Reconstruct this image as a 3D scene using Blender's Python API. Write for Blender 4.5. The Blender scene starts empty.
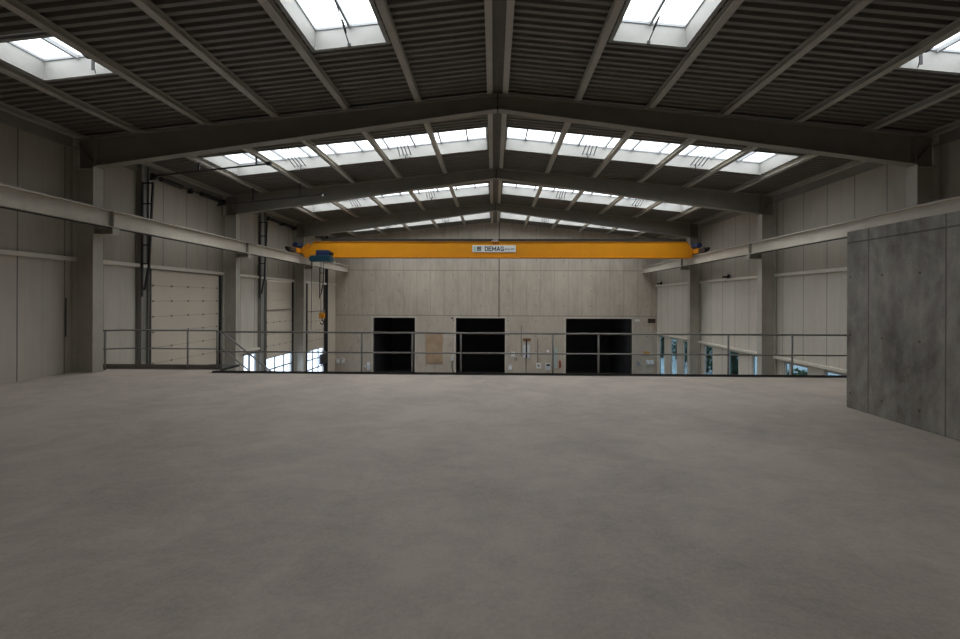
import bpy, bmesh, math, random
from mathutils import Vector, Matrix
random.seed(7)
C = bpy.context.scene.collection

# ---------------------------------------------------------------- measures (metres; ridge at X=0, camera looks along +Y)
FR = [11.0, 17.23, 23.46]            # near face of the portal frames
Y_BACK, Y_FAR = -5.0, 29.7
XW = 11.13                            # inner face of the long walls
XC = 10.53                            # inner face of the columns
SL = 0.1026                           # roof slope
def zr(x): return 7.24 - SL*abs(x)    # top of rafters = underside of purlins
PH = 0.133                            # purlin height
def zd(x): return zr(x) + PH          # underside of the roof deck
PX = [0.20 + 1.855*i for i in range(6)]
LOW = -4.0                            # level of the lower hall floor
YE = 11.13                            # edge of the upper slab

# ---------------------------------------------------------------- materials
class NT:
    def __init__(s, name):
        s.m = bpy.data.materials.new(name); s.m.use_nodes = True
        s.t = s.m.node_tree; s.n = s.t.nodes; s.l = s.t.links
        s.b = s.n['Principled BSDF']
        s.pos = s.n.new('ShaderNodeNewGeometry').outputs['Position']
        sp = s.n.new('ShaderNodeSeparateXYZ'); s.l.new(s.pos, sp.inputs[0])
        s.x, s.y, s.z = sp.outputs
    def link(s, a, i):
        if isinstance(a, (int, float)): i.default_value = a
        else: s.l.new(a, i)
    def math(s, op, a, b=0.0, c=None, clamp=False):
        q = s.n.new('ShaderNodeMath'); q.operation = op; q.use_clamp = clamp
        s.link(a, q.inputs[0]); s.link(b, q.inputs[1])
        if c is not None: s.link(c, q.inputs[2])
        return q.outputs[0]
    def noise(s, scale, detail=4, stretch=None, rough=.55, dist=0.0):
        q = s.n.new('ShaderNodeTexNoise'); q.inputs['Scale'].default_value = scale
        q.inputs['Detail'].default_value = detail; q.inputs['Roughness'].default_value = rough
        q.inputs['Distortion'].default_value = dist
        mp = s.n.new('ShaderNodeMapping'); mp.inputs['Scale'].default_value = stretch or (1,1,1)
        s.l.new(s.pos, mp.inputs[0]); s.l.new(mp.outputs[0], q.inputs['Vector'])
        return q.outputs['Fac']
    def rng(s, a, lo, hi, to0=0.0, to1=1.0):
        q = s.n.new('ShaderNodeMapRange'); s.link(a, q.inputs[0])
        for i, v in zip((1,2,3,4), (lo,hi,to0,to1)): q.inputs[i].default_value = v
        return q.outputs[0]
    def mix(s, f, a, b):
        q = s.n.new('ShaderNodeMix'); q.data_type = 'RGBA'
        s.link(f, q.inputs[0])
        for v, i in ((a, q.inputs[6]), (b, q.inputs[7])):
            if isinstance(v, tuple): i.default_value = (*v, 1)
            else: s.l.new(v, i)
        return q.outputs[2]
    def bump(s, h, strength=.3, dist=.01):
        q = s.n.new('ShaderNodeBump'); q.inputs['Strength'].default_value = strength
        q.inputs['Distance'].default_value = dist; s.l.new(h, q.inputs['Height'])
        s.l.new(q.outputs[0], s.b.inputs['Normal'])
    def line(s, c, at, w):            # 1 on a joint at coordinate `at`
        return s.math('LESS_THAN', s.math('ABSOLUTE', s.math('SUBTRACT', c, at)), w)
    def grid(s, c, step, phase, w):
        q = s.math('ABSOLUTE', s.math('SUBTRACT', s.math('FRACT', s.math('DIVIDE', s.math('SUBTRACT', c, phase - step/2), step)), .5))
        return s.math('LESS_THAN', q, w/step)
    def done(s, col, rough=.6, metal=0.0, spec=.5):
        if isinstance(col, tuple): s.b.inputs['Base Color'].default_value = (*col, 1)
        else: s.l.new(col, s.b.inputs['Base Color'])
        s.link(rough, s.b.inputs['Roughness']); s.b.inputs['Metallic'].default_value = metal
        s.b.inputs['Specular IOR Level'].default_value = spec
        return s.m
def sc(c, k): return tuple(min(1, v*k) for v in c)

def painted(name, col, rough=.5, metal=0.0, amount=.12, spec=.4):
    t = NT(name)
    n = t.noise(2.3, 5); n2 = t.noise(18, 3)
    f = t.math('ADD', t.math('MULTIPLY', n, .7), t.math('MULTIPLY', n2, .3))
    return t.done(t.mix(t.rng(f, .3, .7), sc(col, 1-amount), sc(col, 1+amount)), rough, metal, spec)

M = {}
M['steel'] = painted('grey painted steel', (.275,.255,.218), .5)
M['purlin'] = painted('pale purlin paint', (.44,.41,.355), .5)
M['winframe'] = painted('pale window frame', (.50,.48,.45), .45)
M['column'] = painted('pale grey column paint', (.46,.425,.365), .5)
M['runway'] = painted('light grey painted steel', (.57,.52,.445), .45)
M['girt'] = painted('pale wall rail paint', (.72,.665,.58), .45)
M['dark'] = painted('dark steel', (.035,.035,.038), .45)
M['edge'] = painted('dark edge steel', (.05,.048,.045), .6)
M['toe'] = painted('toe board steel', (.22,.20,.18), .6)
M['galv'] = painted('galvanised steel', (.30,.29,.28), .5, .25)
M['deck'] = painted('grey roof sheet', (.19,.176,.152), .55)
M['ridge'] = painted('brown grey ridge sheet', (.13,.115,.095), .6)
M['white'] = painted('white plastic', (.80,.81,.82), .5, 0, .05)
M['curb'] = painted('light grey curb laminate', (.34,.33,.31), .6, 0, .06)
M['frame'] = painted('grey glazing bar', (.28,.29,.30), .45)
M['yellow'] = painted('crane yellow', (.64,.255,.007), .42, 0, .06)
M['orange'] = painted('crane orange', (.62,.24,.010), .45, 0, .08)
M['blue'] = painted('hoist blue', (.012,.065,.10), .4)
M['navy'] = painted('motor navy', (.02,.035,.10), .4)
M['black'] = painted('black rubber', (.012,.012,.012), .7)
M['signwhite'] = painted('sign white', (.72,.72,.68), .4, 0, .03)
M['signgreen'] = painted('pale sign green', (.45,.62,.48), .4, 0, .03)
M['ink'] = painted('sign ink', (.012,.014,.02), .5)
M['inkgrey'] = painted('sign grey ink', (.16,.17,.19), .5)
M['red'] = painted('marking red', (.28,.05,.012), .5)
M['socket'] = painted('socket plastic', (.62,.64,.66), .4, 0, .05)
M['turq'] = painted('pale turquoise sheet', (.42,.50,.48), .5)
M['ply'] = painted('plywood', (.40,.28,.18), .7, 0, .2)
M['brownbox'] = painted('brown enamel', (.09,.065,.045), .6)
M['rust'] = painted('rusty plate', (.25,.13,.07), .8, 0, .3)
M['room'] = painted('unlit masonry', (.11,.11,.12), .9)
M['post'] = painted('grey door post', (.26,.25,.23), .5)
M['amber'] = painted('amber plastic', (.55,.28,.05), .5)

def mat_floor():
    t = NT('power floated concrete floor')
    a = t.noise(.55, 6, None, .6, .6); b = t.noise(3.2, 5, (1,1.6,1), .65, .4); c = t.noise(26, 3); d = t.noise(.17, 3, (1,1,1), .5, 1.2)
    e = t.noise(90, 2, None, .8); g = t.noise(1.1, 8, (1,1.2,1), .75, .6)
    f = t.math('ADD', t.math('MULTIPLY', a, .22), t.math('ADD', t.math('MULTIPLY', b, .16), t.math('ADD', t.math('MULTIPLY', c, .12), t.math('ADD', t.math('MULTIPLY', d, .18), t.math('ADD', t.math('MULTIPLY', e, .16), t.math('MULTIPLY', g, .28))))))
    col = t.mix(t.rng(f, .39, .61), (.285,.24,.207), (.60,.52,.455))
    t.bump(c, .08, .004)
    return t.done(col, t.rng(b, .3, .7, .50, .68), 0, .35)
def mat_ground():
    t = NT('lower hall floor concrete'); n = t.noise(1.1, 5)
    return t.done(t.mix(n, (.2,.18,.16), (.32,.3,.27)), .7)
def mat_far():
    t = NT('fair faced concrete far wall')
    a = t.noise(1.0, 6, (1,1,.35), .6, .3); b = t.noise(5.5, 4, (1,1,.25)); c = t.noise(40, 2); d = t.noise(.35, 3)
    f = t.math('ADD', t.math('MULTIPLY', a, .4), t.math('ADD', t.math('MULTIPLY', b, .3), t.math('ADD', t.math('MULTIPLY', c, .1), t.math('MULTIPLY', d, .2))))
    col = t.mix(t.rng(f, .34, .66), (.39,.335,.272), (.60,.53,.445))
    low = t.math('LESS_THAN', t.z, .85)
    col = t.mix(t.math('MULTIPLY', low, .35), col, (.47,.41,.34))
    pan = t.grid(t.x, .95, .30, .022)
    hz = t.math('MAXIMUM', t.line(t.z, 3.99, .03), t.line(t.z, .87, .035))
    ctr = t.math('MULTIPLY', t.line(t.x, .30, .05), t.math('GREATER_THAN', t.z, .7))
    upper = t.math('GREATER_THAN', t.z, .87)
    col = t.mix(t.math('MULTIPLY', t.math('MULTIPLY', pan, upper), .30), col, (.18,.16,.13))
    col = t.mix(t.math('MULTIPLY', hz, .5), col, (.16,.145,.12))
    col = t.mix(t.math('MULTIPLY', ctr, .65), col, (.09,.08,.07))
    hx = t.math('SUBTRACT', t.math('FRACT', t.math('DIVIDE', t.x, 1.9)), .5); hh = t.math('SUBTRACT', t.math('FRACT', t.math('DIVIDE', t.z, 1.04)), .5)
    r = t.math('SQRT', t.math('ADD', t.math('POWER', t.math('MULTIPLY', hx, 1.9), 2), t.math('POWER', t.math('MULTIPLY', hh, 1.04), 2)))
    col = t.mix(t.math('MULTIPLY', t.math('LESS_THAN', r, .04), .6), col, (.1,.09,.08))
    # rust run-off and repair patches in the lower band
    st = t.noise(1.7, 4, (1,1,.5), .6, .5)
    stf = t.math('MULTIPLY', t.rng(st, .58, .72), t.math('MULTIPLY', low, .45), clamp=True)
    col = t.mix(stf, col, (.26,.17,.11))
    t.bump(b, .15, .01)
    return t.done(col, .8, 0, .25)
def mat_box():
    t = NT('dark fair faced concrete')
    a = t.noise(1.3, 7, (1,1,.55), .65, .6); b = t.noise(6, 5, (1,1,.4), .6); c = t.noise(45, 2); d = t.noise(2.6, 5, (1,1,.16), .7)
    f = t.math('ADD', t.math('MULTIPLY', a, .5), t.math('ADD', t.math('MULTIPLY', b, .25), t.math('ADD', t.math('MULTIPLY', c, .08), t.math('MULTIPLY', d, .17))))
    col = t.mix(t.rng(f, .37, .63), (.15,.14,.125), (.50,.48,.435))
    j = t.math('MAXIMUM', t.grid(t.y, 1.27, 6.29, .010), t.line(t.z, 3.0, .014))
    col = t.mix(t.math('MULTIPLY', j, .6), col, (.06,.057,.052))
    hy = t.math('SUBTRACT', t.math('FRACT', t.math('DIVIDE', t.y, .635)), .5); hz = t.math('SUBTRACT', t.math('FRACT', t.math('DIVIDE', t.math('ADD', t.z, .25), 1.05)), .5)
    r = t.math('SQRT', t.math('ADD', t.math('POWER', t.math('MULTIPLY', hy, .635), 2), t.math('POWER', t.math('MULTIPLY', hz, 1.05), 2)))
    col = t.mix(t.math('MULTIPLY', t.math('LESS_THAN', r, .020), .6), col, (.03,.03,.03))
    pit = t.rng(t.noise(9, 2), .73, .78)
    col = t.mix(t.math('MULTIPLY', pit, .6), col, (.05,.047,.043))
    t.bump(b, .2, .01)
    return t.done(col, .75, 0, .3)
def mat_panel(name, phase):
    t = NT(name)
    a = t.noise(.8, 4, (1,1,.5)); b = t.noise(7, 3, (1,1,.15))
    f = t.math('ADD', t.math('MULTIPLY', a, .6), t.math('MULTIPLY', b, .4))
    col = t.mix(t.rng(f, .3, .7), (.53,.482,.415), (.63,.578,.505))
    col = t.mix(t.math('GREATER_THAN', t.z, 2.97), col, t.mix(t.rng(f, .3, .7), (.39,.348,.288), (.47,.424,.355)))  # cladding above the rail darkened in colour to carry the upper wall shade
    big = t.grid(t.y, 1.1, phase, .016); small = t.grid(t.y, .55, phase, .008)
    col = t.mix(t.math('MULTIPLY', small, .25), col, (.2,.19,.17))
    col = t.mix(t.math('MULTIPLY', big, .7), col, (.12,.11,.10))
    return t.done(col, .55, 0, .3)
def mat_door(name):
    t = NT(name)
    a = t.noise(1.5, 4)
    col = t.mix(a, (.575,.50,.41), (.66,.585,.485))
    return t.done(col, .5, 0, .3)
def mat_glass(name, tint, gl=.08):
    t = NT(name); t.n.remove(t.b)
    tr = t.n.new('ShaderNodeBsdfTransparent'); tr.inputs[0].default_value = (*tint, 1)
    g = t.n.new('ShaderNodeBsdfGlossy'); g.inputs['Roughness'].default_value = .05
    mx = t.n.new('ShaderNodeMixShader'); mx.inputs[0].default_value = gl
    t.l.new(tr.outputs[0], mx.inputs[1]); t.l.new(g.outputs[0], mx.inputs[2])
    t.l.new(mx.outputs[0], t.n['Material Output'].inputs['Surface'])
    return t.m
def mat_leaf(name, a, b):
    t = NT(name); n = t.noise(3, 4)
    return t.done(t.mix(n, a, b), .7, 0, .3)
M['floor'] = mat_floor(); M['ground'] = mat_ground(); M['far'] = mat_far(); M['box'] = mat_box()
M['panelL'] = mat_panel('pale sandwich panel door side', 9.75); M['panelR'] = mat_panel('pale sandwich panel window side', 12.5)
M['door'] = mat_door('sectional door panel')
M['sky glass'] = mat_glass('clear rooflight sheet', (.93,.95,.96), .05)
M['glass'] = mat_glass('tinted solar glass', (.27,.34,.375), .06)
M['door glass'] = mat_glass('door glazing', (.74,.80,.86), .05)
M['leaf'] = mat_leaf('dark foliage', (.02,.045,.03), (.07,.11,.05))
M['bark'] = mat_leaf('bark', (.05,.04,.03), (.10,.08,.06))
M['yard'] = mat_leaf('pale paved yard', (.42,.44,.47), (.56,.58,.62))
M['hinge'] = painted('dark hinge', (.24,.21,.18), .5)

# ---------------------------------------------------------------- geometry helpers
def prop(o, label=None, cat=None, group=None, kind=None):
    if label: o['label'] = label
    if cat: o['category'] = cat
    if group: o['group'] = group
    if kind: o['kind'] = kind
    return o
class MB:
    def __init__(s): s.b = bmesh.new()
    def box(s, x0, x1, y0, y1, z0, z1):
        x0,x1 = sorted((x0,x1)); y0,y1 = sorted((y0,y1)); z0,z1 = sorted((z0,z1))
        v = [s.b.verts.new(p) for p in ((x0,y0,z0),(x1,y0,z0),(x1,y1,z0),(x0,y1,z0),(x0,y0,z1),(x1,y0,z1),(x1,y1,z1),(x0,y1,z1))]
        for f in ((3,2,1,0),(4,5,6,7),(0,1,5,4),(1,2,6,5),(2,3,7,6),(3,0,4,7)): s.b.faces.new([v[i] for i in f])
        return s
    def hexa(s, pts):                 # eight corners, bottom four then top four
        v = [s.b.verts.new(p) for p in pts]
        for f in ((3,2,1,0),(4,5,6,7),(0,1,5,4),(1,2,6,5),(2,3,7,6),(3,0,4,7)): s.b.faces.new([v[i] for i in f])
        return s
    def prism(s, poly, axis, a, b):   # polygon (two coordinates) extruded along axis
        def P(u, w, t): return {'x': (t,u,w), 'y': (u,t,w), 'z': (u,w,t)}[axis]
        A = [s.b.verts.new(P(u,w,a)) for u,w in poly]; B = [s.b.verts.new(P(u,w,b)) for u,w in poly]
        n = len(poly); s.b.faces.new(A); s.b.faces.new(B[::-1])
        for i in range(n): s.b.faces.new((A[i], B[i], B[(i+1)%n], A[(i+1)%n]))
        return s
    def tube(s, pts, r, n=10):
        pts = [Vector(p) for p in pts]; rings = []
        for i, p in enumerate(pts):
            d = (pts[min(i+1,len(pts)-1)] - pts[max(i-1,0)]).normalized()
            u = d.cross(Vector((0,0,1)) if abs(d.z) < .9 else Vector((1,0,0))).normalized(); w = d.cross(u)
            rings.append([s.b.verts.new(p + (u*math.cos(k*2*math.pi/n) + w*math.sin(k*2*math.pi/n))*r) for k in range(n)])
        for a, b in zip(rings, rings[1:]):
            for k in range(n): s.b.faces.new((a[k], a[(k+1)%n], b[(k+1)%n], b[k]))
        s.b.faces.new(rings[0][::-1]); s.b.faces.new(rings[-1])
        return s
    def build(s, name, m, parent=None, bevel=0.0, smooth=False):
        bmesh.ops.recalc_face_normals(s.b, faces=s.b.faces)
        me = bpy.data.meshes.new(name); s.b.to_mesh(me); s.b.free(); me.materials.append(m)
        if smooth:
            for p in me.polygons: p.use_smooth = True
        o = bpy.data.objects.new(name, me); C.objects.link(o)
        if bevel:
            q = o.modifiers.new('bevel', 'BEVEL'); q.width = bevel; q.segments = 2; q.limit_method = 'ANGLE'
        if parent:
            o.parent = parent; o.location = -parent.location
        return o
def root(name, label, cat, loc=(0,0,0), group=None, kind=None):
    o = bpy.data.objects.new(name, None); C.objects.link(o); o.location = loc; o.empty_display_size = .2
    return prop(o, label, cat, group, kind)
def copy_tree(o, parent=None):
    c = o.copy(); C.objects.link(c)
    if parent: c.parent = parent
    for ch in o.children: copy_tree(ch, c)
    return c
def wall_boxes(mb, place, u0, u1, z0, z1, holes):
    us = sorted({u0,u1,*[h[0] for h in holes],*[h[1] for h in holes]}); zs = sorted({z0,z1,*[h[2] for h in holes],*[h[3] for h in holes]})
    us = [u for u in us if u0 <= u <= u1]; zs = [z for z in zs if z0 <= z <= z1]
    for a, b in zip(us, us[1:]):
        run = None
        for c, d in list(zip(zs, zs[1:])) + [(None, None)]:
            solid = c is not None and not any(h[0] <= (a+b)/2 <= h[1] and h[2] <= (c+d)/2 <= h[3] for h in holes)
            if solid: run = [run[0] if run else c, d]
            elif run: place(mb, a, b, *run); run = None

# ---------------------------------------------------------------- setting: floors
fl = MB().box(-XW, XW, Y_BACK, YE, -.35, 0).box(-10.5, -7.6, YE, 11.68, -.30, 0).box(-11.12, -10.5, 11.32, 11.68, -.30, 0)
prop(fl.build('floor', M['floor']), kind='structure')
prop(MB().box(-XW-.3, XW+.3, 5, Y_FAR+8, LOW-.2, LOW).build('floor_lower', M['ground']), kind='structure')
prop(MB().box(-XW, XW, 4.8, 5.0, LOW, -.35).build('wall_undercroft', M['ground']), kind='structure')
tr = MB().box(-7.45, XW, YE, YE+.012, -.12, .055).box(-7.45, XW, YE-.05, YE, .0, .012)
prop(tr.build('trim_1', M['edge']), kind='structure')

# ---------------------------------------------------------------- setting: walls
WIN = [(28.41,29.3),(26.5,27.45),(24.9,25.65),(22.2,23.1),(19.88,20.78),(17.95,18.87),(15.55,16.82),(13.9,14.81)]
WZ0, WZ1 = -3.4, -.38
def pl_l(mb, a, b, c, d): mb.box(-XW-.12, -XW, a, b, c, d)
def pl_r(mb, a, b, c, d): mb.box(XW, XW+.12, a, b, c, d)
DOORS = [(13.58, 17.02, 2.87, -.80), (20.6, 23.3, 1.37, -.74), (25.2, 27.72, 1.18, -.86)]
lh = [(a, b, LOW, 2.87) for a, b, t, g in DOORS] + [(18.75, 19.85, LOW, -.50)]
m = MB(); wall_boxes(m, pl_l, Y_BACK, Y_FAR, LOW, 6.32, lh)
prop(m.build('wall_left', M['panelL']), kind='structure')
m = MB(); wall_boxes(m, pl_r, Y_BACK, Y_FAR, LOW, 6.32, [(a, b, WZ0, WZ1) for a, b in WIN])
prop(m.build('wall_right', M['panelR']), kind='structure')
def gable(y0, y1, holes, name, mat):
    m = MB()
    wall_boxes(m, lambda mb,a,b,c,d: mb.box(a,b,y0,y1,c,d), -XW-.12, XW+.12, LOW, 6.10, holes)
    e = XW+.12
    m.prism([(-e,6.10),(e,6.10),(e,6.26),(0,7.46),(-e,6.26)], 'y', y0, y1)
    return prop(m.build(name, mat), kind='structure')
OPEN = [(-8.41,-5.52), (-2.67,.72), (4.91,9.42)]
gable(Y_FAR, Y_FAR+.3, [(a,b,LOW,.70) for a,b in OPEN], 'wall_far', M['far'])
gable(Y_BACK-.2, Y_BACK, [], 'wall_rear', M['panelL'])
# dark rooms behind the three openings
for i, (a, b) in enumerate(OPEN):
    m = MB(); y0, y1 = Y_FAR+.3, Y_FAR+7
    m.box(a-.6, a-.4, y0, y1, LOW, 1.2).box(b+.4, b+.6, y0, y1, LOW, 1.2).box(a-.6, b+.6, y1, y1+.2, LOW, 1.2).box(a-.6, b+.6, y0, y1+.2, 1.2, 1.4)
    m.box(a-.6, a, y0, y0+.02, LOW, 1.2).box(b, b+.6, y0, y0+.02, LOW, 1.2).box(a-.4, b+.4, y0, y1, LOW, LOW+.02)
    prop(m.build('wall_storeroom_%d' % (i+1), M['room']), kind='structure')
    t = MB().box(a-.14, a, Y_FAR-.015, Y_FAR+.29, LOW, .78).box(b, b+.10, Y_FAR-.015, Y_FAR+.29, LOW, .78).box(a, b, Y_FAR-.015, Y_FAR+.29, .70, .78)
    prop(t.build('trim_%d' % (i+2), M['runway']), kind='structure')
# pale cladding pilaster in the far corner on the door side
prop(MB().box(-XW, -XW+.05, 28.05, Y_FAR, LOW, 6.0).build('trim_5', M['door']), kind='structure')
# concrete box room by the window side
BX, BY, BZ = 6.39, 8.02, 3.21
prop(MB().box(BX, XW, Y_BACK, BY, 0, BZ).build('wall_stair_core', M['box'], None, .012), kind='structure')
# eaves trims
for k, s in ((6, -1), (7, 1)):
    prop(MB().box(s*(XW-.06), s*XW, Y_BACK, Y_FAR, 5.86, 5.93).box(s*(XW-.03), s*XW, Y_BACK, Y_FAR, 5.93, 6.2).build('trim_%d' % k, M['steel']), kind='structure')

# ---------------------------------------------------------------- setting: roof deck (trapezoidal sheet with openings)
BAYC = [1.58, 7.81, 14.45, 20.86, 27.25]
def openings(bay):                    # (strip start, strip end, y start, y end) of the openings on one slope
    c = BAYC[bay]
    if bay >= 2: return [(BAND0, BAND1, c-1.0, c+1.0)]
    inner = (PX[1]+.17, PX[1]+1.68, c-.99, c+.81)
    return [inner] if bay == 0 else [inner, (PX[4]+.17, PX[4]+1.68, c-.45, c+.81)]
BAND0, BAND1 = .31, 9.37
PIT = .2
def prof(y):                          # height of the sheet at y (0..1)
    t = (y/PIT) % 1.0
    return 0 if t < .42 else (t-.42)/.12 if t < .54 else 1 if t < .88 else (1-t)/.12
def patch(b, x0, x1, ya, yb, s, h=.075):
    ys = {ya, yb}; k = math.floor(ya/PIT)-1
    while k*PIT < yb:
        for t in (0, .42, .54, .88):
            y = (k+t)*PIT
            if ya < y < yb: ys.add(y)
        k += 1
    ys = sorted(ys); n = 2
    prev = None
    for y in ys:
        cur = [b.verts.new((s*x, y, zd(x) + prof(y)*h)) for x in (x0, x1)]
        if prev: b.faces.new((prev[0], prev[1], cur[1], cur[0]))
        prev = cur
deck = bmesh.new()
edges = [-1e9] + [ (BAYC[i]+BAYC[i+1])/2 for i in range(4)] + [1e9]
for s in (-1, 1):
    for bay in range(5):
        y0 = max(Y_BACK-.1, edges[bay]); y1 = min(Y_FAR+.1, edges[bay+1])
        op = openings(bay)
        cut = sorted({y0, y1, *[o[2] for o in op], *[o[3] for o in op]})
        for ya, yb in zip(cut, cut[1:]):
            x = PX[0]
            for o in sorted(o for o in op if o[2] <= (ya+yb)/2 <= o[3]):
                patch(deck, x, o[0], ya, yb, s); x = o[1]
            patch(deck, x, PX[5], ya, yb, s) if x < PX[5] else None
        patch(deck, PX[5], XW+.12, y0, y1, s)
        patch(deck, 0, PX[0], y0, y1, s)
me = bpy.data.meshes.new('ceiling'); deck.to_mesh(me); deck.free(); me.materials.append(M['deck'])
ce = bpy.data.objects.new('ceiling', me); C.objects.link(ce); prop(ce, kind='structure')
rd = MB().prism([(-.16, zr(0)+.06), (0, zr(0)+.075), (.16, zr(0)+.06), (.16, zr(0)+.068), (0, zr(0)+.083), (-.16, zr(0)+.068)], 'y', Y_BACK, Y_FAR)
prop(rd.build('trim_8', M['ridge']), kind='structure')

# ---------------------------------------------------------------- purlins
ORD = ['first', 'second', 'third', 'fourth', 'fifth', 'sixth']
SIDE = {-1: 'shutter door side', 1: 'window side'}
for s in (-1, 1):
    for i, x in enumerate(PX + [10.98]):
        z = zr(x); m = MB(); f = .07 if i < 6 else .06
        def q(u, w): return (s*(x+u), z + w - SL*u)
        m.prism([q(-f,0), q(f,0), q(f,.012), q(-f,.012)], 'y', Y_BACK, Y_FAR)
        m.prism([q(-f,PH-.012), q(f,PH-.012), q(f,PH), q(-f,PH)], 'y', Y_BACK, Y_FAR)
        m.prism([q(-.005,.012), q(.005,.012), q(.005,PH-.012), q(-.005,PH-.012)], 'y', Y_BACK, Y_FAR)
        if i == 0: lab = 'long grey steel ridge purlin running under the roof peak on the %s' % SIDE[s]
        elif i < 6: lab = 'long grey steel roof purlin, %s from the ridge on the %s' % (ORD[i], SIDE[s])
        else: lab = 'grey eaves purlin running along the wall top on the %s' % SIDE[s]
        prop(m.build('roof_purlin', M['purlin']), lab, 'purlin', 'steel roof purlins', 'thing')

# ---------------------------------------------------------------- portal frames: rafters and columns
zb0, zb1 = 6.84, 5.40
def zbot(x): return zb0 + (zb1-zb0)*abs(x)/XC
NEAR = ['the nearest portal frame', 'the middle portal frame', 'the farthest portal frame']
RAF = ['deep grey steel rafter pair crossing in front of all long rooflight rows, nearest of three',
       'grey steel rafter pair between the first and second long rooflight rows',
       'grey steel rafter pair just above the yellow crane, farthest of three']
for k, Y in enumerate(FR):
    yc = Y + .15
    r = root('roof_rafter', RAF[k], 'rafter', (0, yc, zbot(0)), 'grey steel rafters', 'thing')
    for s in (-1, 1):
        m = MB(); e = XC + .5
        def band(z0f, z1f, y0, y1, xa=.012, xb=e):
            m.hexa([(s*xa,y0,z0f(xa)),(s*xb,y0,z0f(xb)),(s*xb,y1,z0f(xb)),(s*xa,y1,z0f(xa)),(s*xa,y0,z1f(xa)),(s*xb,y0,z1f(xb)),(s*xb,y1,z1f(xb)),(s*xa,y1,z1f(xa))])
        band(lambda x: zr(x)-.018, lambda x: zr(x)-.002, yc-.13, yc+.13)
        band(lambda x: zbot(x)+.018, lambda x: zr(x)-.018, yc-.006, yc+.006)
        band(lambda x: zbot(x), lambda x: zbot(x)+.018, yc-.13, yc+.13, .012, XC)
        # knee stiffeners: vertical over the column flange and the diagonal
        m.box(s*(XC-.012), s*(XC+.012), yc-.12, yc+.12, zbot(XC)-.02, zr(XC)-.02)
        m.hexa([(s*(XC+.0),yc-.09,5.42),(s*(XC+.02),yc-.09,5.42),(s*(XC+.02),yc+.09,5.42),(s*XC,yc+.09,5.42),(s*(XC+.47),yc-.09,6.02),(s*(XC+.49),yc-.09,6.02),(s*(XC+.49),yc+.09,6.02),(s*(XC+.47),yc+.09,6.02)])
        m.build('rafter_half', M['steel'], r)
        m = MB().box(s*.001, s*.012, yc-.12, yc+.12, zbot(0)-.04, zr(0)-.01)
        for zz in (zbot(0)+.06, zbot(0)+.30):
            m.tube([(s*.0125, yc-.06, zz), (s*.03, yc-.06, zz)], .014, 6)
        m.build('apex_plate', M['dark'], r)
    for s in (-1, 1):
        lab = 'grey steel column on the %s carrying %s' % (SIDE[s], NEAR[k])
        c = root('steel_column', lab, 'column', (s*(XC+.3), yc, LOW), 'grey steel columns along the walls', 'thing')
        m = MB()
        m.box(s*XC, s*(XC+.02), Y, Y+.3, LOW, zbot(XC)-.02)
        m.box(s*(XC+.54), s*(XC+.56), Y, Y+.3, LOW, zr(XC+.5)-.0)
        m.box(s*(XC+.02), s*(XC+.54), yc-.006, yc+.006, LOW, zbot(XC)+.0)
        m.box(s*(XC+.02), s*(XC+.54), yc-.12, yc+.12, zbot(XC)-.07, zbot(XC)-.05)
        m.build('shaft', M['column'], c)
        m = MB()                      # corbel under the crane runway
        m.box(s*10.05, s*XC, Y+.03, Y+.27, 3.78, 3.80).box(s*10.07, s*XC, Y+.04, Y+.26, 3.62, 3.64)
        m.box(s*10.06, s*XC, yc-.006, yc+.006, 3.64, 3.80).box(s*10.05, s*10.065, Y+.05, Y+.25, 3.62, 3.80)
        m.build('corbel', M['column'], c)

# ---------------------------------------------------------------- crane runways
for s in (-1, 1):
    y0, y1 = Y_BACK+.05, Y_FAR-.05
    r = root('crane_runway', 'light grey crane runway beam running the length of the hall on the %s' % SIDE[s], 'crane runway', (s*10.2, y0, 3.81), 'crane runway beams', 'thing')
    m = MB().box(s*10.08, s*10.32, y0, y1, 3.81, 3.83).box(s*10.08, s*10.32, y0, y1, 4.23, 4.25).box(s*10.19, s*10.21, y0, y1, 3.83, 4.23)
    m.build('girder', M['runway'], r)
    MB().box(s*10.175, s*10.225, y0, y1, 4.25, 4.29).build('rail', M['galv'], r)
    MB().tube([(s*10.12, 8.5, 3.785), (s*10.12, y1, 3.785)], .018, 6).build('conductor_line', M['dark'], r)
    for Y in (FR if s < 0 else FR[1:]):
        MB().box(s*10.09, s*10.31, Y+.12, Y+.135, 3.83, 4.23).build('stiffener', M['steel'], r)

# ---------------------------------------------------------------- girts on both long walls
for s in (-1, 1):
    spans = [(Y_BACK, 11.05, 'beside the bare upper floor')] if s < 0 else [(BY-3, 11.05, 'above the concrete box')]
    spans += [(FR[0]+.3, FR[1], 'between the first and second columns'), (FR[1]+.3, FR[2], 'between the second and third columns'), (FR[2]+.3, Y_FAR, 'beyond the third column')]
    for a, b, w in spans:
        m = MB().box(s*(XW-.12), s*(XW-.005), a, b, 2.91, 3.02)
        prop(m.build('wall_rail', M['girt'], None, .008), 'pale horizontal rail along the %s wall %s' % (SIDE[s].split()[0], w), 'wall rail', 'horizontal rails on the long walls', 'thing')
for a, b, w in [(FR[0]+.3, FR[1], 'nearest'), (FR[1]+.3, FR[2], 'middle'), (FR[2]+.3, Y_FAR-.35, 'farthest')]:
    m = MB().box(XW-.16, XW-.005, a, b, -.32, -.22)
    prop(m.build('window_ledge', M['girt'], None, .008), 'pale ledge above the low windows, %s of three between the columns' % w, 'ledge', 'ledges above the low windows', 'thing')
prop(MB().box(-XW+.005, -XW+.12, FR[1]+.3, 20.0, -.42, -.32).build('window_ledge', M['girt'], None, .008), 'pale ledge over the small glazed pass door between shutter doors', 'ledge', kind='thing')

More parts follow.
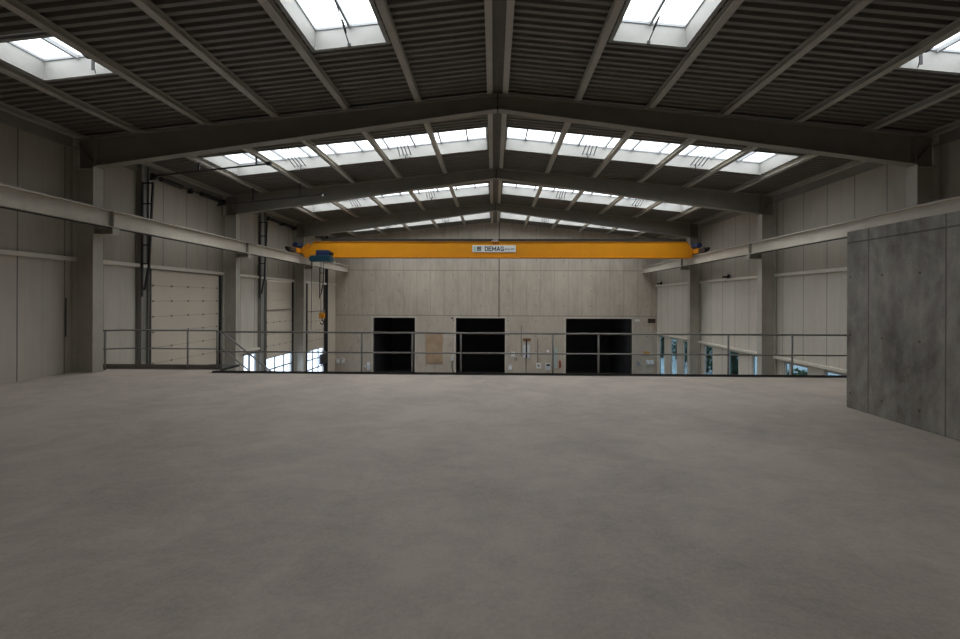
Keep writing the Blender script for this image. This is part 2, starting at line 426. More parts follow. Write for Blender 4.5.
# ---------------------------------------------------------------- low windows
for i, (a, b) in enumerate(WIN):
    o = bpy.data.objects.new('window_%d' % (i+1), None); C.objects.link(o); o.location = (XW+.06, (a+b)/2, WZ0); prop(o, kind='structure')
    m = MB(); f = .06
    m.box(XW+.02, XW+.09, a, a+f, WZ0, WZ1).box(XW+.02, XW+.09, b-f, b, WZ0, WZ1).box(XW+.02, XW+.09, a, b, WZ1-f, WZ1).box(XW+.02, XW+.09, a, b, WZ0, WZ0+f)
    if i == 6: m.box(XW+.02, XW+.09, a+.92, a+1.0, WZ0, WZ1)
    m.build('window_frame', M['winframe'], o)
    MB().box(XW+.05, XW+.056, a+f, b-f, WZ0+f, WZ1-f).build('pane', M['glass'], o)

# ---------------------------------------------------------------- sectional doors with high-lift tracks
def sect_door(n, a, b, top, glz, h=.58):
    o = bpy.data.objects.new('door_%d' % n, None); C.objects.link(o); o.location = (-XW, (a+b)/2, LOW); prop(o, kind='structure')
    xi = -XW + .03; z = top
    while z > LOW + .1:
        z0 = max(LOW, z-h)
        if z <= glz+.02:
            m = MB(); f = .035; nn = 3; w = (b-a)/nn
            m.box(xi-.05, xi, a, b, z0, z0+f).box(xi-.05, xi, a, b, z-f+.004, z-.004)
            for k in range(nn+1):
                y = a + k*w; m.box(xi-.05, xi, max(a,y-.035), min(b,y+.035), z0, z-.004)
            m.build('glazed_section', M['frame'], o)
            MB().box(xi-.03, xi-.026, a, b, z0+f, z-f).build('pane', M['door glass'], o)
        else:
            p = MB().box(xi-.05, xi, a, b, z0+.001, z-.001).build('door_section', M['door'], o, .004)
            m = MB()
            m.box(xi-.045, xi+.002, a, b, z0-.005, z0+.005)
            for k in range(5):
                y = a + .12 + (b-a-.24)*k/4
                m.box(xi, xi+.014, y-.03, y+.03, z0-.03, z0+.03)
            if z0 > glz: m.build('hinge', M['hinge'], o)
        z = z0
    z = 2.87
    while z > top + .1:                # fixed panels between the door head and the wall rail
        z0 = max(top+.05, z-.5)
        MB().box(xi-.05, xi-.01, a, b, z0+.008, z-.008).box(xi-.055, xi-.03, a, b, z0-.02, z0+.02).build('head_section', M['door'], o, .004)
        z = z0
    m = MB().box(xi-.01, xi+.05, a-.02, b+.02, top, top+.06)
    m.build('head_rail', M['hinge'], o)
    # vertical guides
    for y, w_ in ((a-.13, .12), (b+.02, .08)):
        MB().box(-XW+.002, -XW+.08, y, y+w_, LOW, 2.88).build('guide_rail', M['dark'], o)
    return o
for n, (a, b, t, g) in enumerate(DOORS): sect_door(n+1, a, b, t, g, .505 if n == 0 else .58)
# glazed pass door
o = bpy.data.objects.new('door_4', None); C.objects.link(o); o.location = (-XW, 19.3, LOW); prop(o, kind='structure')
m = MB().box(-XW-.08, -XW, 18.75, 18.83, LOW, -.5).box(-XW-.08, -XW, 19.77, 19.85, LOW, -.5).box(-XW-.08, -XW, 18.75, 19.85, -.58, -.5).box(-XW-.08, -XW, 19.25, 19.33, LOW, -.5)
m.build('door_frame', M['frame'], o)
MB().box(-XW-.05, -XW-.044, 18.83, 19.77, LOW, -.58).build('pane', M['door glass'], o)
# lift ladders: two dark rails joined by rungs, leaning out towards the roof
TOPZ = 5.55
WHERE = ['first', 'second', 'third']
LADY = [13.08, 19.80, 26.7]
for k, y in enumerate(LADY):
    r = root('door_lift_track', 'dark ladder-like lift track rising above the %s shutter door' % WHERE[k], 'door track', (-XW+.1, y, 2.9), 'lift tracks above the shutter doors', 'thing')
    MB().box(-10.99, -10.95, y, y+.05, 2.0, TOPZ).build('track_rail', M['dark'], r)
    m = MB()
    for (xa, za), (xb, zb) in (((-10.90,2.2),(-10.76,2.9)), ((-10.76,2.9),(-10.64,TOPZ))):
        m.hexa([(xa-.025,y,za),(xa+.025,y,za),(xa+.025,y+.05,za),(xa-.025,y+.05,za),(xb-.025,y,zb),(xb+.025,y,zb),(xb+.025,y+.05,zb),(xb-.025,y+.05,zb)])
    m.build('track_rail', M['dark'], r)
    for z in (5.5, 4.86, 4.22, 3.58, 3.0):
        x1 = -10.76 + .12*(z-2.9)/2.65
        MB().box(-10.97, x1, y+.01, y+.04, z, z+.035).build('rung', M['dark'], r)
# door spring shafts under the eaves
for k, (a, b, t, g) in enumerate(DOORS):
    r = root('spring_shaft', 'dark torsion spring shaft with cable drums under the eaves above the %s shutter door' % WHERE[k], 'spring shaft', (-10.97, (a+b)/2, 5.84), 'spring shafts above the shutter doors', 'thing')
    MB().tube([(-10.97, a-.2, 5.84), (-10.97, b+.2, 5.84)], .02, 8).build('shaft', M['dark'], r)
    for y0, y1 in ((a+.25, a+1.2), (b-1.25, b-.3)):
        MB().tube([(-10.97, y0, 5.84), (-10.97, y1, 5.84)], .075, 12).build('spring', M['dark'], r)
    for y in (a-.1, b+.02): MB().tube([(-10.97, y, 5.84), (-10.97, y+.08, 5.84)], .10, 14).build('cable_drum', M['dark'], r)
    for y in (a, (a+b)/2, b): MB().box(-XW+.001, -10.95, y-.02, y+.02, 5.74, 5.92).build('bracket', M['dark'], r)
# steel posts beside the doors
for y, w, lab in ((13.08, .3, 'grey steel post beside the first shutter door'), (19.93, .42, 'grey steel post beside the second shutter door'), (27.97, .12, 'narrow dark steel post beside the third shutter door')):
    m = MB().box(-XW+.002, -XW+.16, y, y+.02, LOW, 6.1).box(-XW+.002, -XW+.16, y+w-.02, y+w, LOW, 6.1).box(-XW+.07, -XW+.09, y+.02, y+w-.02, LOW, 6.1)
    prop(m.build('door_post', M['post'] if w > .2 else M['dark']), lab, 'post', kind='thing')

# ---------------------------------------------------------------- rooflights
def rooflight(s, op, lab, opener, group, proto=None):
    xa, xb, ya, yb = op; xm, yc = (xa+xb)/2, (ya+yb)/2
    r = root('rooflight', lab, 'rooflight', (s*xm, yc, zd(xm)), group, 'thing')
    if proto:
        for ch in proto.children:
            c = ch.copy(); C.objects.link(c); c.parent = r; c.location = (0,0,0)
        return r
    hx, hy, H = (xb-xa)/2, (yb-ya)/2, (.34 if opener in (1, 3) else .40)
    def P(u, v, w): return (u, v, w - SL*(u*s))          # local, follows the slope
    def slab(m, u0, u1, v0, v1, w0, w1):
        m.hexa([P(u0,v0,w0),P(u1,v0,w0),P(u1,v1,w0),P(u0,v1,w0),P(u0,v0,w1),P(u1,v0,w1),P(u1,v1,w1),P(u0,v1,w1)])
    def add(m, name, mat):
        o = m.build(name, mat); o.parent = r; return o
    t = .03; ins = .02; lo = -.02 if opener in (1, 3) else .003
    m = MB()
    for v0, v1, q in ((-hy, -hy+t, -1), (hy-t, hy, 1)):
        m.hexa([P(-hx,v0,lo),P(hx,v0,lo),P(hx,v1,lo),P(-hx,v1,lo),P(-hx+ins,v0-q*ins,H),P(hx-ins,v0-q*ins,H),P(hx-ins,v1-q*ins,H),P(-hx+ins,v1-q*ins,H)])
    for u0, u1, q in ((-hx, -hx+t, -1), (hx-t, hx, 1)):
        m.hexa([P(u0,-hy,lo),P(u1,-hy,lo),P(u1,hy,lo),P(u0,hy,lo),P(u0-q*ins,-hy+ins,H),P(u1-q*ins,-hy+ins,H),P(u1-q*ins,hy-ins,H),P(u0-q*ins,hy-ins,H)])
    add(m, 'curb', M['curb'])
    if lo < 0:
        m = MB(); e = .035
        slab(m, -hx-e, -hx+t+.01, -hy-e, hy+e, -.045, -.02); slab(m, hx-t-.01, hx+e, -hy-e, hy+e, -.045, -.02)
        slab(m, -hx, hx, -hy-e, -hy+t+.01, -.045, -.02); slab(m, -hx, hx, hy-t-.01, hy+e, -.045, -.02)
        add(m, 'sill_flange', M['curb'])
    gx, gy = hx-ins, hy-ins; m = MB(); w = .05
    slab(m, -gx, -gx+w, -gy, gy, H-.01, H+.04); slab(m, gx-w, gx, -gy, gy, H-.01, H+.04)
    slab(m, -gx+w, gx-w, -gy, -gy+w, H-.01, H+.04); slab(m, -gx+w, gx-w, gy-w, gy, H-.01, H+.04)
    add(m, 'glazing_frame', M['frame'])
    if opener in (1, 3): bars = [0.0]
    else: bars = [s*(.09+.94*k - xm) for k in range(1, 10)]
    for u in bars:
        m = MB(); slab(m, u-.025, u+.025, -gy+w, gy-w, H-.045, H+.04); add(m, 'glazing_bar', M['frame'])
    m = MB(); slab(m, -gx, gx, -gy, gy, H+.04, H+.048)
    add(m, 'pane', M['sky glass'])
    if opener == 1:                    # chain opener: rod, cross head and motor
        m = MB().tube([P(.05, -hy+.1, H-.03), P(.02, -.1, H-.06), P(-.02, hy-.10, .0), P(-.02, hy-.02, -.05)], .012, 6); add(m, 'opener_rod', M['dark'])
        m = MB().tube([P(.005, hy-.52, .17), P(-.01, hy-.28, .08)], .022, 8); add(m, 'opener_motor', M['dark'])
        m = MB().box(-.05, .01, hy-.07, hy-.035, -.06, .0); add(m, 'bracket', M['dark'])
    if opener == 2:                    # smoke vent gear in two fields of the band
        for c0 in (3.25, 7.05):
            u0 = s*(c0 - xm)
            for du in (-.20, -.06, .06, .20):
                add(MB().tube([P(u0+du, hy-.12, .06), P(u0+du*.8, -.3, H-.02)], .016, 6), 'scissor_arm', M['dark'])
            add(MB().tube([P(u0-.22, hy-.14, .10), P(u0+.22, hy-.14, .10)], .016, 6), 'cross_bar', M['frame'])
            add(MB().tube([P(u0, hy-.09, .10), P(u0, hy-.09, -.08)], .018, 6), 'opener_motor', M['dark'])
    if opener == 3:                    # swivel actuator at the eaves side of the outer rooflights
        q = -s
        add(MB().tube([P(q*.42, -.5, H-.02), P(q*.50, .30, .10)], .016, 6), 'opener_rod', M['dark'])
        add(MB().tube([P(q*.60, -.45, H-.02), P(q*.52, .30, .10)], .013, 6), 'opener_rod', M['frame'])
        add(MB().tube([P(q*.47, .02, .20), P(q*.50, .28, .11)], .035, 8), 'opener_motor', M['dark'])
        add(MB().box(q*.48, q*.54, .36, .375, -.04, .19), 'bracket', M['dark'])
        add(MB().tube([P(q*.36, .58, -.02), P(q*.52, .36, .04)], .009, 5), 'cable', M['dark'])
    return r
protos = {}
for bay in range(5):
    for s in (-1, 1):
        for n, op in enumerate(openings(bay)):
            if bay == 0: lab, kind = 'square rooflight overhead behind the viewer, %s' % SIDE[s], (1, 3)[n]
            elif bay == 1: lab, kind = '%s rooflight with opening gear before the nearest rafter, %s' % (('large inner','outer')[n], SIDE[s]), (1, 3)[n]
            else: lab, kind = 'long white rooflight band with many bars, %s of three rows, on the %s' % (('nearest','middle','farthest')[bay-2], SIDE[s]), 2
            grp = 'square rooflights' if bay < 2 else 'long rooflight bands'
            p = rooflight(s, op, lab, kind, grp, protos.get((s, kind)))
            protos.setdefault((s, kind), p)
            k = 1 if bay < 2 else 3                       # portals guide the sky light through the openings
            for j in range(k):
                w_ = (op[1]-op[0])/k; xc_ = op[0]+w_*(j+.5)
                L = bpy.data.lights.new('daylight_portal', 'AREA'); L.shape = 'RECTANGLE'; L.size = w_; L.size_y = op[3]-op[2]
                L.cycles.is_portal = True
                lo_ = bpy.data.objects.new('daylight_portal', L); C.objects.link(lo_)
                lo_.location = (s*xc_, (op[2]+op[3])/2, zd(xc_)+.42); lo_.rotation_euler = (0, s*math.atan(SL), 0); prop(lo_, kind='helper')

# ---------------------------------------------------------------- overhead crane
CY = 22.3
cr = root('overhead_crane', 'yellow overhead travelling crane spanning the hall before the concrete wall', 'crane', (0, CY, 4.12))
g = MB().prism([(-9.95,4.14),(-9.40,4.92),(9.78,4.92),(10.0,4.60),(10.02,4.16),(9.9,4.14)], 'y', CY-.22, CY+.22).build('girder', M['yellow'], cr)
MB().box(-9.9, 9.95, CY-.28, CY+.28, 4.115, 4.14).build('bottom_flange', M['yellow'], cr)
MB().box(-9.42, 9.8, CY-.25, CY+.25, 4.92, 4.94).build('top_flange', M['yellow'], cr)
MB().box(-9.05, 9.75, CY-.10, CY+.10, 4.94, 5.10).build('cable_track', M['black'], cr)
for s in (-1, 1):
    c = MB().box(s*10.08, s*10.32, 21.6, 22.95, 4.33, 4.56).build('end_carriage', M['orange'], cr, .01)
    w = MB().box(s*10.10, s*10.30, 20.95, 21.6, 4.34, 4.52).box(s*10.10, s*10.30, 22.95, 23.40, 4.34, 4.52).build('wheel_block', M['dark'], c); w.location = (0,0,0)
    for y in (21.15, 23.2):
        w = MB().tube([(s*10.14, y, 4.41), (s*10.26, y, 4.41)], .12, 16).build('wheel', M['black'], c); w.location = (0,0,0)
    for y0, y1 in ((20.78, 20.95), (23.40, 23.52)):
        w = MB().tube([(s*10.2, y0, 4.46), (s*10.2, y1, 4.46)], .07, 10).build('buffer', M['black'], c); w.location = (0,0,0)
    w = MB().tube([(s*10.2, 21.7, 4.72), (s*10.2, 22.15, 4.72)], .13, 14).box(s*10.1, s*10.3, 22.15, 22.4, 4.58, 4.86).build('travel_motor', M['navy'], c); w.location = (0,0,0)
    MB().prism([(s*9.80,4.2),(s*10.06,4.33),(s*10.06,4.56),(s*9.72,4.85)], 'y', CY-.24, CY+.24).build('end_plate', M['orange'], cr)
yf = CY-.222
sg = MB().box(-1.18, 1.05, yf-.02, yf, 4.40, 4.755).build('sign_plate', M['signwhite'], cr)
def lie(o): o.location = (0,0,0); return o
lie(MB().box(-1.12, -1.0, yf-.024, yf-.02, 4.47, 4.69).build('logo_patch', M['signgreen'], sg))
m = MB()
for k in range(3): m.box(-.95, -.72, yf-.026, yf-.02, 4.48+k*.075, 4.53+k*.075)
lie(m.build('logo', M['ink'], sg))
# bold block letters D E M A G, drawn as strokes on a 4 x 6 grid
STROKES = {'D': [((0,0),(0,6)),((0,6),(2.6,6)),((2.6,6),(4,4.6)),((4,4.6),(4,1.4)),((4,1.4),(2.6,0)),((2.6,0),(0,0))],
           'E': [((0,0),(0,6)),((0,6),(4,6)),((0,3),(3.4,3)),((0,0),(4,0))],
           'M': [((0,0),(0,6)),((0,6),(2.6,1.6)),((2.6,1.6),(5.2,6)),((5.2,6),(5.2,0))],
           'A': [((0,0),(2.3,6)),((2.3,6),(4.6,0)),((.9,1.9),(3.7,1.9))],
           'G': [((4,5.2),(3,6)),((3,6),(1.2,6)),((1.2,6),(0,4.6)),((0,4.6),(0,1.4)),((0,1.4),(1.2,0)),((1.2,0),(4,0)),((4,0),(4,2.7)),((4,2.7),(2.2,2.7))]}
m = MB(); cx = -.52; u = .0315; hw = .021; zb_ = 4.575-3*u
for k, ch in enumerate('DEMAG'):
    for n_, ((xa, za), (xb, zb_2)) in enumerate(STROKES[ch]):
        A_ = Vector((cx+xa*u, zb_+za*u)); B_ = Vector((cx+xb*u, zb_+zb_2*u)); d = (B_-A_).normalized(); A_ -= d*hw*.7; B_ += d*hw*.7; nrm = Vector((-d.y, d.x))*hw
        q = [A_+nrm, A_-nrm, B_-nrm, B_+nrm]; y0_ = yf-.023-.0004*n_
        m.prism([(p.x, p.y) for p in q], 'y', y0_, yf-.02)
    cx += (5.2 if ch == 'M' else 4.6 if ch == 'A' else 4)*u + .062
lie(m.build('lettering', M['ink'], sg))
m = MB()
for x0, x1, dz in ((.47,.53,0),(.55,.60,.02),(.64,.70,0),(.72,.77,0),(.82,.88,.015),(.91,.96,.02)): m.box(x0, x1, yf-.024, yf-.02, 4.52, 4.58+dz)
lie(m.build('small_print', M['inkgrey'], sg))
m = MB()
for x0, x1 in ((-.12,-.07),(-.04,.02),(.06,.10),(.12,.17)): m.box(x0, x1, yf-.004, yf, 4.79, 4.90)
m.build('load_marking', M['red'], cr)
MB().box(-.12, .14, CY-.24, CY-.11, 4.94, 5.06).box(-.20, -.12, CY-.22, CY-.14, 4.96, 5.02).build('lamp', M['galv'], cr)

# hoist under the girder with its hook
ho = root('chain_hoist', 'blue rope hoist hanging under the end of the yellow crane', 'hoist', (-8.85, 21.75, 3.85))
MB().box(-9.34, -8.32, 21.45, 21.95, 3.86, 4.16).tube([(-9.36,21.7,4.01),(-9.44,21.7,4.01)], .13, 14).build('housing', M['blue'], ho, .03)
MB().box(-9.08, -8.42, 21.55, 21.9, 4.165, 4.44).build('motor', M['navy'], ho, .03)
m = MB().box(-8.42, -8.28, 21.6, 21.85, 4.18, 4.33).box(-9.45, -8.6, 21.96, 22.05, 3.95, 4.09)
for x in (-9.35, -8.7): m.tube([(x, 21.98, 4.16), (x, 22.03, 4.16)], .05, 10)
m.build('trolley', M['black'], ho)
MB().tube([(-8.86,21.7,3.87),(-8.86,21.7,1.24)], .012, 6).tube([(-8.74,21.7,3.87),(-8.74,21.7,1.24)], .012, 6).build('rope', M['dark'], ho)
hk = MB().box(-8.93, -8.67, 21.62, 21.78, .98, 1.26).tube([(-8.8,21.6,1.12),(-8.8,21.8,1.12)], .13, 14).build('hook_block', M['orange'], ho, .01)
pts = [(-8.8,21.7,.98),(-8.8,21.7,.86)] + [(-8.8+.09*math.sin(a),21.7,.77+.09*math.cos(a)) for a in [i*math.pi/6 for i in range(0,10)]]
w = MB().tube(pts, .026, 8).build('hook', M['dark'], hk); w.location = (0,0,0)
MB().tube([(-9.3,21.6,3.88),(-9.3,21.6,2.2),(-9.32,21.6,.4)], .012, 6).build('control_cable', M['black'], ho)

# ---------------------------------------------------------------- railings
def rail_thing(name, label, y, x0, x1, posts, mat, toe=None, ends=True):
    r = root(name, label, 'railing', ((x0+x1)/2, y, 0))
    MB().tube([(x0,y,1.07),(x1,y,1.07)], .024, 10).build('handrail', mat, r, 0, True)
    MB().tube([(x0,y,.55),(x1,y,.55)], .020, 10).build('mid_rail', mat, r, 0, True)
    for x in posts:
        p = MB().tube([(x,y,-.10),(x,y,1.06)], .024, 10).build('post', mat, r, 0, True)
        w = MB().box(x-.05, x+.05, YE+.013 if y < 11.5 else y-.04, y+.03, -.12, -.02).build('foot', mat, p); w.location = (0,0,0)
    return r
main_posts = [-3.53, -2.20, -.93, 1.46, 2.64, 5.96, 7.58, 9.55]
rail_thing('guard_railing', 'long grey steel guard railing along the edge of the upper floor', 11.19, -7.38, 11.05, main_posts, M['galv'])
lr = root('landing_railing', 'short grey railing with toe board before the first shutter door', 'railing', (-8.8, 11.62, 0))
pl = [(-10.62,11.42),(-10.58,11.42),(-10.16,11.62),(-7.64,11.62)]
MB().tube([(x,y,1.07) for x,y in pl], .024, 10).build('handrail', M['galv'], lr, 0, True)
MB().tube([(x,y,.57) for x,y in pl], .020, 10).build('mid_rail', M['galv'], lr, 0, True)
for x, y in ((-10.58,11.42),(-8.46,11.62),(-7.64,11.62)): MB().tube([(x,y,0),(x,y,1.065)], .024, 10).build('post', M['galv'], lr, 0, True)
MB().box(-11.08, -7.60, 11.66, 11.675, .0, .13).box(-11.08, -7.60, 11.60, 11.66, .0, .012).build('toe_board', M['toe'], lr)
# stair descending from the landing
st = root('steel_staircase', 'steel stair with sloping handrails descending behind the railing', 'staircase', (-7.3, 11.9, LOW))
D = Vector((1, 0, -.787)); T = Vector((-7.60, 11.70, 1.06)); Ls = (LOW+1.05-T.z)/D.z
for yy in (11.70,):
    B = T + D*Ls
    MB().tube([(T.x,yy,T.z),(B.x,yy,B.z)], .022, 10).build('handrail', M['galv'], st, 0, True)
    MB().tube([(T.x,yy,T.z-.46),(B.x,yy,B.z-.46)], .018, 10).build('mid_rail', M['galv'], st, 0, True)
    MB().hexa([(T.x,yy-.01,-.28),(B.x,yy-.01,LOW),(B.x,yy+.01,LOW),(T.x,yy+.01,-.28),(T.x,yy-.01,-.02),(B.x,yy-.01,LOW+.26),(B.x,yy+.01,LOW+.26),(T.x,yy+.01,-.02)]).build('stringer', M['edge'], st)
    for k in (0.02, 1.9, 3.6):
        q = T + D*k; MB().tube([(q.x,yy,q.z-1.1),(q.x,yy,q.z)], .02, 8).build('post', M['galv'], st, 0, True)
nst = 20
for k in range(nst):
    z = -.2*(k+1) + .02; x = T.x + (k)*.245
    if z > LOW+.1: MB().box(x, x+.27, 11.71, 12.59, z-.03, z).build('tread', M['edge'], st)
MB().box(-8.5, -7.60, 11.69, 12.61, -.06, 0).build('top_landing', M['edge'], st)

# ---------------------------------------------------------------- pipes under the roof
def pipe(lab, y, x0, x1, drop, hang):
    z = lambda x: zr(x) - drop
    r = root('overhead_pipe', lab, 'pipe', ((x0+x1)/2, y, z((x0+x1)/2)))
    MB().tube([(x0,y,z(x0)),(x1,y,z(x1))], .028, 8).build('pipe', M['dark'], r)
    for x in hang: MB().box(x-.02, x+.02, y-.02, y+.02, z(x), zr(x)).build('hanger', M['dark'], r)
    MB().box(x1-.05, x1+.1, y-.05, y+.05, z(x1)-.05, z(x1)+.05).build('end_box', M['dark'], r)
    return r
pipe('dark pipe hung under the purlins beside the nearest rooflight row', 13.5, -10.9, -7.25, .26, (-9.48, -7.63))
pz = pipe('dark pipe with a small white lamp hung before the middle rafter', 16.6, -10.9, -6.75, .52, (-9.48, -7.63))
MB().tube([(-6.72,16.55,zr(6.72)-.60),(-6.72,16.55,zr(6.72)-.54)], .04, 10).build('lamp', M['socket'], pz)

# ---------------------------------------------------------------- things on the walls
yw = Y_FAR
def onwall(name, label, cat, x0, x1, z0, z1, d, mat, extra=None, group=None):
    o = MB().box(x0, x1, yw-d, yw-.001, z0, z1).build(name, mat, None, min(.01, d/4)); prop(o, label, cat, group)
    if extra:
        for n, a, b, c, e, dd, mm in extra: MB().box(a, b, yw-d-dd, yw-d+.001, c, e).build(n, mm, None).parent = o
    return o
onwall('wall_socket', 'small white socket box on the concrete, nearest the far corner', 'socket', -10.98,-10.76,-2.48,-2.18,.09,M['socket'],[('lid',-10.95,-10.79,-2.42,-2.28,.02,M['white'])])
onwall('wall_socket', 'taller white socket box just beside the one nearest the corner', 'socket', -10.62,-10.42,-2.50,-2.12,.09,M['socket'],[('lid',-10.59,-10.45,-2.42,-2.26,.02,M['white'])])
onwall('wall_socket', 'tiny white socket beside the narrowest dark opening', 'socket', -9.03,-8.92,-2.76,-2.62,.07,M['socket'])
onwall('switch_box', 'pale blue-white switch box on the jamb of the narrowest dark opening', 'switch box', -8.82,-8.60,-2.92,-2.40,.12,M['socket'],[('lid',-8.79,-8.63,-2.6,-2.44,.02,M['white'])])
onwall('plywood_board', 'brown plywood board fixed between the narrow and the middle opening', 'board', -4.78,-3.59,-2.47,-.42,.03,M['ply'],[('batten',-4.70,-3.67,-2.40,-2.36,.012,M['ply'])])
onwall('junction_box', 'tiny black box at the top corner of the middle opening', 'junction box', -2.98,-2.88,.62,.74,.08,M['black'])
hs = onwall('hose_reel', 'small white fitting with hanging hose beside the middle opening', 'hose fitting', -2.98,-2.82,-2.25,-1.95,.1,M['socket'])
w = MB().tube([(-2.9,yw-.05,-2.25),(-2.94,yw-.06,-2.6),(-2.86,yw-.06,-2.95),(-2.84,yw-.05,-3.3)], .025, 8).build('hose', M['dark']); w.parent = hs
onwall('wall_socket', 'white socket box low beside the jamb of the middle opening', 'socket', .95,1.22,-2.86,-2.52,.09,M['socket'],[('lid',.99,1.18,-2.78,-2.62,.02,M['white'])])
onwall('notice_sheet', 'torn white notice high beside the jamb of the middle opening', 'notice', 1.15,1.42,-1.95,-1.60,.012,M['signwhite'])
onwall('switch_box', 'small dark switch box with white front between the jamb and the notice', 'switch box', 1.38,1.52,-2.2,-2.05,.08,M['black'],[('lid',1.40,1.46,-2.18,-2.07,.02,M['white'])])
onwall('cable_box', 'tall pale panel box under a rusty plate between the openings', 'panel box', 1.98,2.42,-2.02,-1.15,.08,M['socket'],[('strip',2.15,2.24,-2.02,-.75,.03,M['black'])])
onwall('rusty_plate', 'rusty brown plate above the tall pale panel box', 'plate', 1.95,2.5,-.88,-.68,.03,M['rust'])
onwall('notice_sheet', 'square white sign with dark middle between the two wider openings', 'sign', 2.86,3.22,-2.76,-2.36,.03,M['signwhite'],[('symbol',2.98,3.10,-2.62,-2.48,.004,M['inkgrey'])])
onwall('wall_socket', 'white double socket with dark cover between the two wider openings', 'socket', 3.52,3.86,-2.86,-2.40,.09,M['socket'],[('lid',3.56,3.82,-2.55,-2.44,.03,M['black'])])
onwall('wall_lamp', 'small round white lamp above the double socket', 'lamp', 3.60,3.74,-1.62,-1.48,.08,M['white'])
onwall('notice_board', 'tall pale turquoise board beside the widest opening', 'board', 4.82-.72,4.82-.50,-2.72,-1.30,.03,M['turq'])
ex = onwall('fire_extinguisher', 'small red brown extinguisher beside the widest opening', 'extinguisher', 4.44,4.56,-2.70,-2.20,.02,M['red'])
w = MB().tube([(4.5,yw-.12,-2.66),(4.5,yw-.12,-2.3)], .07, 12).tube([(4.5,yw-.12,-2.3),(4.5,yw-.12,-2.2)], .03, 8).build('cylinder', M['red']); w.parent = ex
for x, z0, z1, lab in ((2.18,-3.9,-2.02,'dark cable running down from the tall pale panel box'), (2.98,-2.36,-.7,'dark cable hanging above the square white sign'), (1.84,-1.95,.2,'thin dark cable high beside the rusty plate')):
    prop(MB().tube([(x,yw-.02,z0),(x,yw-.02,z1)], .018, 6).build('cable', M['dark']), lab, 'cable')
onwall('name_plate', 'small pale plate at the top corner of the widest opening', 'plate', 9.62,9.95,.52,.66,.02,M['signwhite'])
onwall('vent_grille', 'brown vent grille high in the far corner on the window side', 'vent', 10.50,11.0,.42,.72,.04,M['brownbox'],[('slat',10.52,10.98,.46,.49,.015,M['dark']),('slat',10.52,10.98,.54,.57,.015,M['dark']),('slat',10.52,10.98,.62,.65,.015,M['dark'])])
onwall('junction_box', 'amber brown box on the concrete near the window side corner', 'junction box', 10.2,10.62,-1.78,-1.55,.1,M['amber'])
onwall('wall_socket', 'white socket box below the amber box near the corner', 'socket', 10.4,10.92,-2.42,-2.14,.09,M['socket'],[('lid',10.46,10.6,-2.38,-2.2,.02,M['white']),('lid',10.7,10.84,-2.38,-2.2,.02,M['white'])])
onwall('switch_box', 'small grey switch box on the concrete beside the widest opening', 'switch box', 9.75,9.95,-2.5,-2.2,.09,M['frame'])
# floodlights on the window-side rail
for y, lab in ((20.55,'small black floodlight on the wall rail between the second and third columns'), (28.7,'small black floodlight on the wall rail by the far corner')):
    r = root('floodlight', lab, 'floodlight', (XW-.15, y, 3.02), 'black floodlights on the wall rail')
    MB().box(XW-.34, XW-.14, y-.15, y+.15, 3.04, 3.12).build('lamp_head', M['black'], r, .01)
    MB().box(XW-.16, XW-.06, y-.03, y+.03, 3.0, 3.20).build('bracket', M['black'], r)
    MB().tube([(XW-.08,y+.1,3.0),(XW-.05,y+.45,2.86)], .012, 6).build('cable', M['black'], r)
# dark box and conduit on the door side
r = root('control_box', 'dark grey control box on the glazing of the third shutter door', 'control box', (-XW+.12, 27.2, -2.2))
MB().box(-XW+.13, -XW+.28, 26.75, 27.62, -2.15, -1.52).build('case', M['dark'], r, .01)
MB().box(-XW+.05, -XW+.13, 27.5, 27.68, -2.1, -1.6).build('arm', M['dark'], r)
prop(MB().tube([(-XW+.03,10.86,.95),(-XW+.03,10.86,1.95)], .012, 8).build('conduit', M['dark']), 'short dark vertical conduit on the pale wall before the nearest column', 'conduit')

# ---------------------------------------------------------------- outside
prop(MB().box(-90, -XW-.4, -40, 90, LOW-.3, LOW-.1).box(XW+.4, 90, -40, 90, LOW-.3, LOW-.1).build('ground', M['yard']), kind='structure')
def tree(x, y, h, rad, lab, seed):
    rn = random.Random(seed)
    r = root('garden_tree', lab, 'tree', (x, y, LOW-.1), 'trees seen through the low windows')
    m = MB().tube([(x,y,LOW-.1),(x+.1,y,LOW+h*.45),(x,y+.1,LOW+h*.8)], .14, 8)
    for k in range(6):
        a = rn.random()*6.28; z = LOW+h*(.3+.08*k)
        m.tube([(x+.05,y,z),(x+math.cos(a)*rad*.7,y+math.sin(a)*rad*.7,z+h*.16)], .045, 6)
    m.build('trunk', M['bark'], r)
    m = MB()
    for k in range(520):
        u = Vector((rn.gauss(0,1), rn.gauss(0,1), rn.gauss(0,1))).normalized()*rad*(rn.random()**.4)
        c = Vector((x, y, LOW+h*.48)) + Vector((u.x, u.y, u.z*h*.48/rad))
        n1 = Vector((rn.gauss(0,1), rn.gauss(0,1), rn.gauss(0,1))).normalized(); n2 = n1.orthogonal().normalized(); s_ = .10+.12*rn.random()
        v = [m.b.verts.new(c+n1*s_), m.b.verts.new(c+n2*s_*.6), m.b.verts.new(c-n1*s_), m.b.verts.new(c-n2*s_*.6)]
        m.b.faces.new(v)
    m.build('foliage', M['leaf'], r)
TL = ['slim dark tree outside the window nearest the far corner', 'dark leafy tree outside the second window from the far corner', 'dark tree outside the windows just past the third column',
      'broad dark tree outside the windows between second and third columns', 'small dark tree outside the window beside the second column', 'low dark bush tree outside the wide two-light window']
for k, (x, y, h, rad) in enumerate([(18,46.4,3.6,1.2),(18.5,43.2,3.3,1.0),(18,40.2,3.2,1.0),(18,36.8,3.0,1.35),(17.5,31.8,2.6,.9),(19.5,27.9,1.7,1.0)]):
    tree(x, y, h, rad, TL[k], 100+k)

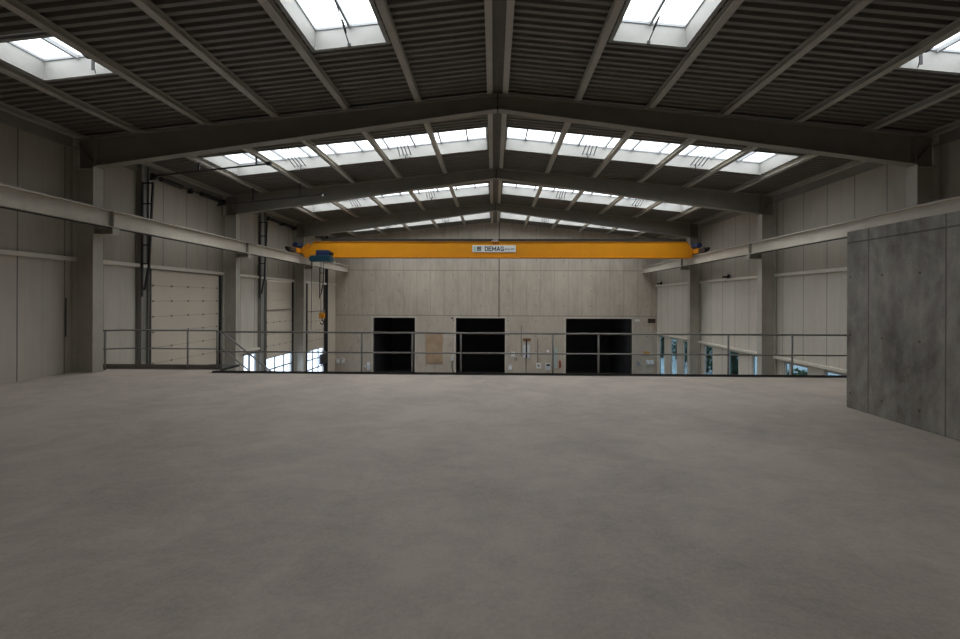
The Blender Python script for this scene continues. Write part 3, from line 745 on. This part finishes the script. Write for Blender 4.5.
# ---------------------------------------------------------------- daylight
w = bpy.data.worlds.new('overcast sky'); bpy.context.scene.world = w; w.use_nodes = True
nt = w.node_tree; bg = nt.nodes['Background']
tc = nt.nodes.new('ShaderNodeTexCoord'); sp = nt.nodes.new('ShaderNodeSeparateXYZ'); nt.links.new(tc.outputs['Generated'], sp.inputs[0])
mr = nt.nodes.new('ShaderNodeMapRange'); mr.inputs[1].default_value = 0; mr.inputs[2].default_value = 1; mr.clamp = True
cie = nt.nodes.new('ShaderNodeMapRange'); cie.inputs[1].default_value = 0; cie.inputs[2].default_value = 1; cie.inputs[3].default_value = .42; cie.inputs[4].default_value = 1.85
nt.links.new(sp.outputs[2], cie.inputs[0]); nt.links.new(cie.outputs[0], bg.inputs[1])
nt.links.new(sp.outputs[2], mr.inputs[0])
mx = nt.nodes.new('ShaderNodeMix'); mx.data_type = 'RGBA'
mx.inputs[6].default_value = (.86,.93,1.0,1); mx.inputs[7].default_value = (1.0,.98,.955,1)
nt.links.new(mr.outputs[0], mx.inputs[0]); nt.links.new(mx.outputs[2], bg.inputs[0])
for a, b in WIN:
    L = bpy.data.lights.new('window_portal', 'AREA'); L.shape = 'RECTANGLE'; L.size = 3.0; L.size_y = b-a; L.cycles.is_portal = True
    lo = bpy.data.objects.new('window_portal', L); C.objects.link(lo); lo.location = (XW+.14, (a+b)/2, (WZ0+WZ1)/2); lo.rotation_euler = (0, math.pi/2, 0); prop(lo, kind='helper')
for a, b, t, g in DOORS[1:]:
    L = bpy.data.lights.new('door_portal', 'AREA'); L.shape = 'RECTANGLE'; L.size = g-LOW; L.size_y = b-a; L.cycles.is_portal = True
    lo = bpy.data.objects.new('door_portal', L); C.objects.link(lo); lo.location = (-XW-.14, (a+b)/2, (g+LOW)/2); lo.rotation_euler = (0, -math.pi/2, 0); prop(lo, kind='helper')

# ---------------------------------------------------------------- camera
cam = bpy.data.cameras.new('camera'); co = bpy.data.objects.new('camera', cam); C.objects.link(co)
cam.sensor_width = 36; cam.lens = 430/960*36; cam.shift_x = -4.70/960; cam.shift_y = -19.22/960; cam.clip_start = .05; cam.clip_end = 300
co.matrix_world = Matrix.Translation((-.087, 0, 1.93)) @ Matrix.Rotation(.0203, 4, 'Z') @ Matrix.Rotation(math.pi/2, 4, 'X') @ Matrix.Rotation(.004, 4, 'Z')
S = bpy.context.scene; S.camera = co
S.view_settings.view_transform = 'Standard'; S.view_settings.look = 'None'; S.view_settings.gamma = 1; S.view_settings.use_curve_mapping = False
S.view_settings.exposure = 2.45
S.cycles.max_bounces = 10; S.cycles.diffuse_bounces = 6; S.cycles.transparent_max_bounces = 12; S.cycles.sample_clamp_indirect = 6
S.cycles.use_denoising = True
